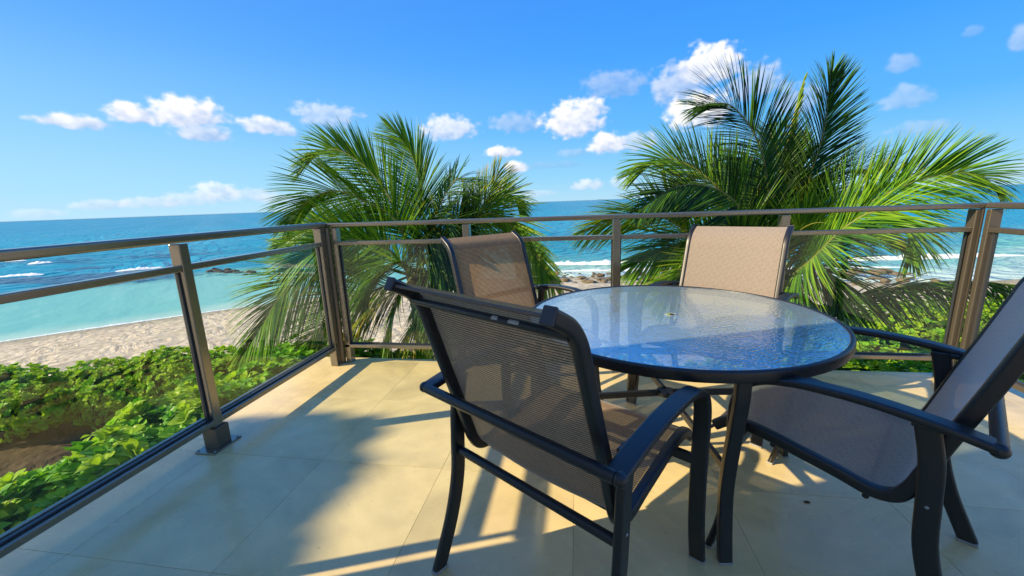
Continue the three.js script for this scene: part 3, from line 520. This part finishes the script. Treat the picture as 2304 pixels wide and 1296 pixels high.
const LEFT_FRONDS = [
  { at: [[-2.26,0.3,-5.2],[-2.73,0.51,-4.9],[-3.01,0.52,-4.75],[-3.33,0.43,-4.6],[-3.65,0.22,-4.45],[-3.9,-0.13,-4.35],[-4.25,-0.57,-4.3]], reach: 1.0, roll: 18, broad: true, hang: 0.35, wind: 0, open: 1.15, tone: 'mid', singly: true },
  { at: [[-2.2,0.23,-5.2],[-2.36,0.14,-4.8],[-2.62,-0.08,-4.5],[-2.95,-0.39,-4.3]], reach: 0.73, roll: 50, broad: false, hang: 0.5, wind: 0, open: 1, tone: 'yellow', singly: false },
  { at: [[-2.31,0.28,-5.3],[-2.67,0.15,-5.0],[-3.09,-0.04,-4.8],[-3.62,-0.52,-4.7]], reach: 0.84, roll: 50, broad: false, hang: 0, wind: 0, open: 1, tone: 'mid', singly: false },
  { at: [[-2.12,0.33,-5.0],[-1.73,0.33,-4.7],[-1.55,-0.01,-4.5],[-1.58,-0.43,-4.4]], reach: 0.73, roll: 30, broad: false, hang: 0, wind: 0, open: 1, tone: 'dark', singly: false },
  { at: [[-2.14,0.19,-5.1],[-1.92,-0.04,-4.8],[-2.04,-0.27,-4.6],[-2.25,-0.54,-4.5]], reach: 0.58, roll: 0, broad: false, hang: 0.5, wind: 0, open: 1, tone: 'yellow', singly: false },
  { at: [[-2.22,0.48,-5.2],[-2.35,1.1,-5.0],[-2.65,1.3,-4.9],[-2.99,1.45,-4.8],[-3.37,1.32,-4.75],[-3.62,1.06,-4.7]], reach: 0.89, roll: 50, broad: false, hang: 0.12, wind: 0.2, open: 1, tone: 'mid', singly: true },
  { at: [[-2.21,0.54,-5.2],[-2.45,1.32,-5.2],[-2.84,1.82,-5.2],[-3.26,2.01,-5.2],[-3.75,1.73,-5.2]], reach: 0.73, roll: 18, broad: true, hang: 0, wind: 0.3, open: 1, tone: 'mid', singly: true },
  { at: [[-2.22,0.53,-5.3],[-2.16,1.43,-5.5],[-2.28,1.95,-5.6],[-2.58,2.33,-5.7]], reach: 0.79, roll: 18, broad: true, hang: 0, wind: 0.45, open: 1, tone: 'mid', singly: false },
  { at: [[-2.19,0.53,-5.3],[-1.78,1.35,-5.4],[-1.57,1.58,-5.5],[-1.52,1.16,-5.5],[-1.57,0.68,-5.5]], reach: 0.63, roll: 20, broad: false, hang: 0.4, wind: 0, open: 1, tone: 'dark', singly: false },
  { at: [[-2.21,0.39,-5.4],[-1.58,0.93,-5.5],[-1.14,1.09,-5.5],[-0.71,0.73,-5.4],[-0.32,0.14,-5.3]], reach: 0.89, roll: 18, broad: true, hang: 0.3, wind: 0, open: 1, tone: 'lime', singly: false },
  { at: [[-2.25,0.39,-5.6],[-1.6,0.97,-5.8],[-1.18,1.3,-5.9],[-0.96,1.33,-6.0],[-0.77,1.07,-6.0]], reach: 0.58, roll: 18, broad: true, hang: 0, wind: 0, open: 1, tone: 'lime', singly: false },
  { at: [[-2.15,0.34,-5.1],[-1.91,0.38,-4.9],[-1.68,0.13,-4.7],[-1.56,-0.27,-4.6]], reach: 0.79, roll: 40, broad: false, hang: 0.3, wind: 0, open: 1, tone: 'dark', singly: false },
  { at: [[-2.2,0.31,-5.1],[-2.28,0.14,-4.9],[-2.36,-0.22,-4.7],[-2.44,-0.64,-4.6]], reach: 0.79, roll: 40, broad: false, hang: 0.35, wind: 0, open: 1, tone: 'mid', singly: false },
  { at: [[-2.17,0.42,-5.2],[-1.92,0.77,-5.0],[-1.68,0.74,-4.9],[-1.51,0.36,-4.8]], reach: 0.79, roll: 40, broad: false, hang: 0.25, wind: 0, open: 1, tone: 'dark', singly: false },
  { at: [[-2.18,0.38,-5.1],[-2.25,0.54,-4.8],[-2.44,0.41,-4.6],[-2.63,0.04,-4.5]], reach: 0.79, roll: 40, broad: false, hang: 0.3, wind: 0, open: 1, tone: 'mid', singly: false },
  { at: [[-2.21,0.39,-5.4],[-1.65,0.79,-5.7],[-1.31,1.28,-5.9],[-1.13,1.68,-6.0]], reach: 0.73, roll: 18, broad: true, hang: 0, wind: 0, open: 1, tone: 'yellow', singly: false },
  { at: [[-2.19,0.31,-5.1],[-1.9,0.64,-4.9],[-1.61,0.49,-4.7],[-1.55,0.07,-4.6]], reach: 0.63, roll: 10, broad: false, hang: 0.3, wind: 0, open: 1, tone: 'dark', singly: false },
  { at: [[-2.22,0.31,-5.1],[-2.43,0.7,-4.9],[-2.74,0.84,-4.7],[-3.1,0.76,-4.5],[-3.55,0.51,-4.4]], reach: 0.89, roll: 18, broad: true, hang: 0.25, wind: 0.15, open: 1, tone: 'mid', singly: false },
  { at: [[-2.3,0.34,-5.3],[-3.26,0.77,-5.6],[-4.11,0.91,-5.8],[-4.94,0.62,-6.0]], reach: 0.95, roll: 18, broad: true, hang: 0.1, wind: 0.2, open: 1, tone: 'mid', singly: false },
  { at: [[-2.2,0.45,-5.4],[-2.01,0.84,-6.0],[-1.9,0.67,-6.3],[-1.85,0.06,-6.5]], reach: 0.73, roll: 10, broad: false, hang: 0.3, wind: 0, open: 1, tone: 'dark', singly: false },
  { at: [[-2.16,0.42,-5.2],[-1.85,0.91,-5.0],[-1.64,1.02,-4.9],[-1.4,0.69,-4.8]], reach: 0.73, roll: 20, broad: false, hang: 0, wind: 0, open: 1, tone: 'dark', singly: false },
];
const RIGHT_FRONDS = [
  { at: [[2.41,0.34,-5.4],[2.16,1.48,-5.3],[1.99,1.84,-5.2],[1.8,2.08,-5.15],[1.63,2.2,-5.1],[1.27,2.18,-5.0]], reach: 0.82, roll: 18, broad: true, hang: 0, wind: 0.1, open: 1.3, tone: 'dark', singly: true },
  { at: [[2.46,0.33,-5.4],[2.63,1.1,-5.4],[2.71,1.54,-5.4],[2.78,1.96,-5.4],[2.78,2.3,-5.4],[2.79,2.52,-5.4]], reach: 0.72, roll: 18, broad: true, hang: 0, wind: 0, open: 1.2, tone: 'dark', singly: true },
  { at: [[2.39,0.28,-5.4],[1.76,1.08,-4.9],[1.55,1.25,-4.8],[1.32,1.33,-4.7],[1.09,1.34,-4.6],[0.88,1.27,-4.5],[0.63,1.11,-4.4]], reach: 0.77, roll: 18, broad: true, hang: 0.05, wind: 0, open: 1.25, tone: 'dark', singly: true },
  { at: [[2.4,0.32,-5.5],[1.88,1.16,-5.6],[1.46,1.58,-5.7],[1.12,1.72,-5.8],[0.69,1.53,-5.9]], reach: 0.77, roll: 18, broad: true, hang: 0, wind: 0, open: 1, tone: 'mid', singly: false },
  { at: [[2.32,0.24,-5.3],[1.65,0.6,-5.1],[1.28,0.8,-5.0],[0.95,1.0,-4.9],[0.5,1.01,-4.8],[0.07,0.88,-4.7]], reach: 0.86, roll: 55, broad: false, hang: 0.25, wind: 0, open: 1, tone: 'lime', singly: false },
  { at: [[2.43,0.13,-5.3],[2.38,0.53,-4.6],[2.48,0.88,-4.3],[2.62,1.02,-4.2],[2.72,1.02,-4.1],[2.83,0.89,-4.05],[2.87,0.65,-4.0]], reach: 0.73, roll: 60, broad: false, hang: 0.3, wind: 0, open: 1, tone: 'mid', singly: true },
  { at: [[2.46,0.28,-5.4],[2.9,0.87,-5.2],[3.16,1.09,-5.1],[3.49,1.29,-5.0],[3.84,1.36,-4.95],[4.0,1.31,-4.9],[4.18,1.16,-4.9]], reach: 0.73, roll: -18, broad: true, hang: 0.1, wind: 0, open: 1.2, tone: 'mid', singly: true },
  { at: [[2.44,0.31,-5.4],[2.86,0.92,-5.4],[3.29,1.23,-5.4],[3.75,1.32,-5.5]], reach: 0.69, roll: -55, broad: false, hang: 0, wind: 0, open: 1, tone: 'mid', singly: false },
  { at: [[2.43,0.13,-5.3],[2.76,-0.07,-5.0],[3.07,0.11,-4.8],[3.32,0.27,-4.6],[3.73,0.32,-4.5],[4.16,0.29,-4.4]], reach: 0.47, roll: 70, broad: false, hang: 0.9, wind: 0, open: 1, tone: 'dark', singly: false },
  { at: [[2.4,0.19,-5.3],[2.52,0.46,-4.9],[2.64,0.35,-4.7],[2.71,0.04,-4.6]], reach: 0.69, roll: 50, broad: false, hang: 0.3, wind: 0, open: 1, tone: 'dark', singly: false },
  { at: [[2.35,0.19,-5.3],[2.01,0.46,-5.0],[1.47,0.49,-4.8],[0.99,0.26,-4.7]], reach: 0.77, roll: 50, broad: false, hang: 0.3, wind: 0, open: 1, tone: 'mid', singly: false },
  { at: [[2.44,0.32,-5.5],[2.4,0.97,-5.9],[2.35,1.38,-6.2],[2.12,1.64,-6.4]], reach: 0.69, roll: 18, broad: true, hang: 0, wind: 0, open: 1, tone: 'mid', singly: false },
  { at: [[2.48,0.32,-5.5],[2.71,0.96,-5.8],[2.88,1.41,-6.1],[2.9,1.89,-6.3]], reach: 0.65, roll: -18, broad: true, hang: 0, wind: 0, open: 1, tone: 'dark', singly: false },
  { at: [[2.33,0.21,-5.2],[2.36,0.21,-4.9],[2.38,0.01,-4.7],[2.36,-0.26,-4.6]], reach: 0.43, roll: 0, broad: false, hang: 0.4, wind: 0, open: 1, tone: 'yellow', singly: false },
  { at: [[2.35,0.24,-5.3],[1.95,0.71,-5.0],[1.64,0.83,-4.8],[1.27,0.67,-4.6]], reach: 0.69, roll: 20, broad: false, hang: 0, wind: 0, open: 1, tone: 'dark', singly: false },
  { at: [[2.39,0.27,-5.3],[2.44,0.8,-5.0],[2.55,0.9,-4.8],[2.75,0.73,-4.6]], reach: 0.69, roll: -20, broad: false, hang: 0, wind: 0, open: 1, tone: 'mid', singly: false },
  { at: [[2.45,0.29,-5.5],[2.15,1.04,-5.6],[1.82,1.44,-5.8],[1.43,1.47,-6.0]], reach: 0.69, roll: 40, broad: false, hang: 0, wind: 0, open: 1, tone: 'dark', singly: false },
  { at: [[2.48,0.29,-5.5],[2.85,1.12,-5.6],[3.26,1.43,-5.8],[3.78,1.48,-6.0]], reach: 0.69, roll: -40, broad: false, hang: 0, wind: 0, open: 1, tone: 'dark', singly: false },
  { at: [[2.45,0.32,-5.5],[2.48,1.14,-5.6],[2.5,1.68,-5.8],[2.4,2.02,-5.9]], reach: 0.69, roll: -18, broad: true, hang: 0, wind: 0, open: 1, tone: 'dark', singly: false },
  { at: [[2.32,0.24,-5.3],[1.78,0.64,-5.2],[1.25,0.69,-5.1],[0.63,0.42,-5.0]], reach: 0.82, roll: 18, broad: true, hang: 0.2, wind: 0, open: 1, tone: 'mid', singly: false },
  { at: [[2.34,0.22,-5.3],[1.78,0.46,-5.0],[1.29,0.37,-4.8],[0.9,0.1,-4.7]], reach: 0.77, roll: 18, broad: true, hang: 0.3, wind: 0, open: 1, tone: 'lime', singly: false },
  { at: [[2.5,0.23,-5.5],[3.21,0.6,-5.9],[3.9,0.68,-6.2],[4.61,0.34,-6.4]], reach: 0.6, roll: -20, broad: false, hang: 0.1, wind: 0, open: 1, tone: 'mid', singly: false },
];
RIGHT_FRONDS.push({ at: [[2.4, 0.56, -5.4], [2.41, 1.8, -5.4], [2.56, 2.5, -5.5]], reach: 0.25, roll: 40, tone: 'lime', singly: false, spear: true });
palm('coconut palm on the left behind the railing corner with fronds hanging low', [-2.22, 0.38, -5.25], [-2.5, -2.6, -5.7], LEFT_FRONDS, 100);
palm('taller coconut palm on the right with an upright frond and closed spear leaf', [2.41, 0.30, -5.42], [2.2, -2.6, -5.9], RIGHT_FRONDS, 500);

// ---------------------------------------------------------------- bushes
const bushLeaf = (r, g, b, t) => std(r, g, b, { roughness: 1, transmission: t, thickness: 0, clearcoat: 0.25, clearcoatRoughness: 0.35, specularIntensity: 0.3 });
const bushTone = [bushLeaf(0.22, 0.50, 0.008, 0.42), bushLeaf(0.12, 0.36, 0.008, 0.38), bushLeaf(0.36, 0.55, 0.012, 0.45), bushLeaf(0.50, 0.40, 0.03, 0.4)];
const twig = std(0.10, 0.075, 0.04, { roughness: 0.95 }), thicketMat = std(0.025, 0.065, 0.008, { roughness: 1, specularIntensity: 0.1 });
function roundLeaf(cup) {                                                // broad leaf, widest near the tip, 1 m long along x
  const n = 5, pos = [], uv = [], idx = [];
  for (let i = 0; i <= n; i++) { const u = i / n, w = 0.31 * Math.pow(Math.sin(Math.PI * Math.pow(u, 1.55) * 0.97 + 0.05), 0.75) + 0.02 * (1 - u); for (const s of [-1, 0, 1]) { pos.push(u, cup * (0.9 * u * u - 1.3 * u * u * u) + (s ? 0.10 * w * 2 : 0), s * w); uv.push(u, s); } }
  for (let i = 0; i < n; i++) for (let s = 0; s < 2; s++) { const a = i * 3 + s; idx.push(a, a + 3, a + 4, a, a + 4, a + 1); }
  const g = new THREE.BufferGeometry(); g.setAttribute('position', new THREE.Float32BufferAttribute(pos, 3)); g.setAttribute('uv', new THREE.Float32BufferAttribute(uv, 2)); g.setIndex(idx); g.computeVertexNormals(); return g;
}
const roundLeaves = [0.15, 0.4, 0.7].map(roundLeaf);
function rosetteMatrices(r, size) {                                      // leaves spread round a shoot's tip
  const out = [], n = 7 + Math.floor(r() * 4);
  for (let k = 0; k < n; k++) { const a = k * 2.4 + r() * 0.5, lift = lerp(1.25, 0.12, k / n) + (r() - 0.5) * 0.25, s = size * (0.7 + 0.45 * k / n + r() * 0.2); out.push(new THREE.Matrix4().makeRotationY(a).multiply(new THREE.Matrix4().makeRotationZ(lift)).multiply(new THREE.Matrix4().makeScale(s, s, s * (0.95 + r() * 0.3)))); }
  return out;
}
const rosettes = [0, 1, 2].map((k) => { const r = random(40 + k); return mergeGeometries(rosetteMatrices(r, 1).map((m) => roundLeaves[Math.floor(r() * 3)].clone().applyMatrix4(m))); });
// lobes: [x, y, z, rx, ry, rz]; leaf size in metres; single: how many leaves become parts of their own
function bush(label, lobes, leafSize, density, seed, single = 0, tones = [0, 1, 2], group) {
  const r = random(seed), cx = lobes[0][0], cz = lobes[0][2], t = thing('beach_shrub', label, 'bush', [cx, 0, cz], 0, group), spots = [];
  for (const [x, y, z, rx, ry, rz] of lobes) {
    const core = new THREE.IcosahedronGeometry(1, 3), p = core.attributes.position, q = v3(0, 0, 0);
    for (let i = 0; i < p.count; i++) { q.fromBufferAttribute(p, i); const k = 0.84 + 0.25 * fbm(q.x * 2 + seed, q.y * 2, q.z * 2, 3); p.setXYZ(i, x - cx + q.x * rx * k, y + q.y * ry * k, z - cz + q.z * rz * k); }
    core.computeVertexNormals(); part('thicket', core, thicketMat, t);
    const area = 4 * Math.PI * Math.pow((Math.pow(rx * ry, 1.6) + Math.pow(rx * rz, 1.6) + Math.pow(ry * rz, 1.6)) / 3, 1 / 1.6), n = Math.round(area * density);
    for (let k = 0; k < n; k++) {
      const h = r() * 1.75 - 0.75, a = r() * 2 * Math.PI, c = Math.sqrt(Math.max(0, 1 - h * h)), dir = v3(c * Math.cos(a), h, c * Math.sin(a)), bump = 1 + 0.30 * fbm(dir.x * 2.3 + seed, dir.y * 2.3, dir.z * 2.3, 3), deep = 0.86 + 0.18 * r();
      const nrm = v3(dir.x / rx, dir.y / ry, dir.z / rz).normalize().lerp(v3(0, 1, 0), 0.35).add(v3(r() - 0.5, r() - 0.5, r() - 0.5).multiplyScalar(0.7)).normalize();
      spots.push({ p: v3(x - cx + dir.x * rx * bump * deep, y + dir.y * ry * bump * deep, z - cz + dir.z * rz * bump * deep), nrm });
    }
  }
  const by = [[], [], []], mm = new THREE.Matrix4(), spin = new THREE.Quaternion(), s = v3(1, 1, 1);
  const eye = v3(-cx, 1.22, -cz);
  if (single) spots.sort((a, b) => a.p.distanceTo(eye) - (a.nrm.y * 0.3) - b.p.distanceTo(eye) + (b.nrm.y * 0.3));
  let made = 0;
  for (const { p, nrm } of spots) {
    spin.setFromUnitVectors(v3(0, 1, 0), nrm); mm.compose(p, spin, s);
    if (made < single) {
      for (const m of rosetteMatrices(r, leafSize)) { if (made >= single) break; const leaf = part('leaf', roundLeaves[Math.floor(r() * 3)], bushTone[r() < 0.04 ? 3 : tones[Math.floor(r() * 3)]], t); const w = mm.clone().multiply(m); w.decompose(leaf.position, leaf.quaternion, leaf.scale); made++; }
    } else { const k = leafSize * (0.8 + r() * 0.45); by[Math.floor(r() * 3)].push([mm.clone().multiply(new THREE.Matrix4().makeRotationY(r() * 6)).multiply(new THREE.Matrix4().makeScale(k, k, k))]); }
  }
  by.forEach((list, k) => {
    if (!list.length) return;
    const im = new THREE.InstancedMesh(rosettes[k], bushTone[tones[k]], list.length); im.name = 'leaves'; im.castShadow = im.receiveShadow = true; list.forEach(([m], i) => im.setMatrixAt(i, m)); im.instanceMatrix.needsUpdate = true; t.add(stuff(im));
  });
  const stems = []; for (let k = 0; k < 7; k++) { const l = lobes[Math.floor(r() * lobes.length)], a = r() * 6.28, b = v3(l[0] - cx + Math.cos(a) * l[3] * 0.5, l[1] + l[4] * 0.3, l[2] - cz + Math.sin(a) * l[5] * 0.5); stems.push(rod(v3(l[0] - cx + Math.cos(a) * 0.15, -2.9, l[2] - cz + Math.sin(a) * 0.15), b, 0.018, 6)); }
  part('stem', merge(stems), twig, t);
  return t;
}
bush('large round-leaved green bush right below the left railing, nearest the terrace', [[-3.05, -1.25, -1.75, 0.75, 0.98, 0.8], [-3.3, -1.35, -2.7, 0.95, 1.05, 0.8], [-3.1, -1.35, -3.6, 0.95, 1.0, 0.8], [-2.6, -1.3, -2.3, 0.42, 0.85, 1.0]], 0.082, 200, 1, 298);
bush('dense green bush under the long hanging frond at the railing corner', [[-3.3, -1.55, -4.9, 1.1, 0.95, 0.8], [-2.3, -1.55, -4.6, 0.9, 0.9, 0.7], [-4.3, -2.0, -5.3, 1.0, 0.75, 0.8]], 0.075, 130, 2);
bush('green shrub below the back railing between the left palm and the table', [[-0.9, -1.5, -5.0, 1.1, 0.85, 0.8], [0.4, -1.6, -5.1, 1.0, 0.85, 0.8], [1.7, -1.65, -4.9, 0.9, 0.85, 0.7]], 0.075, 110, 3);
bush('sunlit yellow-green bush at the sand on the far left', [[-10.4, -2.0, -5.3, 1.4, 0.62, 0.7], [-12.3, -2.0, -5.1, 1.3, 0.7, 0.8]], 0.07, 110, 4, 0, [0, 2, 2]);
bush('low bright bush along the sand, left of the tall railing post', [[-8.9, -2.05, -5.9, 1.1, 0.6, 0.55], [-7.9, -2.0, -6.3, 1.0, 0.65, 0.6]], 0.07, 120, 5, 0, [0, 2, 2]);
bush('leafy green bush behind the tall left railing post', [[-6.9, -2.15, -6.6, 1.2, 0.7, 0.8], [-5.6, -2.1, -6.7, 1.2, 0.7, 0.9]], 0.07, 120, 6, 0, [0, 2, 2]);
bush('bright lime bush behind the glass at the right corner', [[6.6, -1.75, -8.6, 1.5, 0.8, 0.9], [8.5, -1.65, -8.7, 1.6, 0.85, 0.9], [10.6, -1.6, -8.8, 1.6, 0.9, 0.9]], 0.075, 110, 8, 0, [0, 2, 2]);
bush('shaded green shrub below the back railing, right of the table', [[3.6, -1.75, -5.4, 1.1, 0.85, 0.8], [5.0, -1.7, -5.6, 1.1, 0.85, 0.8], [4.9, -1.9, -7.6, 1.2, 0.7, 0.8]], 0.075, 90, 9);

// clipped beach tree beside the house, to the left outside the view; it shades the near floor
{
  const t = thing('beach_tree', 'broad dense beach tree standing left of the house, shading the near floor', 'tree', [-10.55, 0, 3.19], Math.atan2(0.35, 0.937)), r = random(61), list = [];
  part('trunk', merge([rod(v3(0, -2.7, 0), v3(0.05, 3.6, 0), 0.2, 10), rod(v3(0.05, 2.4, 0), v3(0.5, 4.6, 0.9), 0.08, 8), rod(v3(0, 2.2, 0), v3(-0.4, 4.6, -0.8), 0.08, 8)]), twig, t);
  const q = new THREE.Quaternion(), m = new THREE.Matrix4();
  for (let k = 0; k < 26000; k++) {
    const d = v3(r() * 2 - 1, r() * 2 - 1, r() * 2 - 1), n8 = Math.pow(d.x ** 8 + d.y ** 8 + d.z ** 8, 0.125), rr = (0.4 + 0.6 * Math.pow(r(), 0.3)) / n8, p = v3(d.x * 1.0 * rr, 4.08 + d.y * 1.55 * rr - d.z * 1.8 * rr * 0.225, d.z * 1.8 * rr);
    q.setFromUnitVectors(v3(0, 1, 0), v3(r() - 0.5, r() * 0.8, r() - 0.5).normalize()); const s = 0.08 * (0.8 + r() * 0.5); list.push(m.compose(p, q, v3(s, s, s)).clone());
  }
  const im = new THREE.InstancedMesh(rosettes[0], bushTone[1], list.length); im.name = 'crown'; im.castShadow = im.receiveShadow = true; list.forEach((w, i) => im.setMatrixAt(i, w)); t.add(stuff(im));
}

renderer.render(scene, camera);
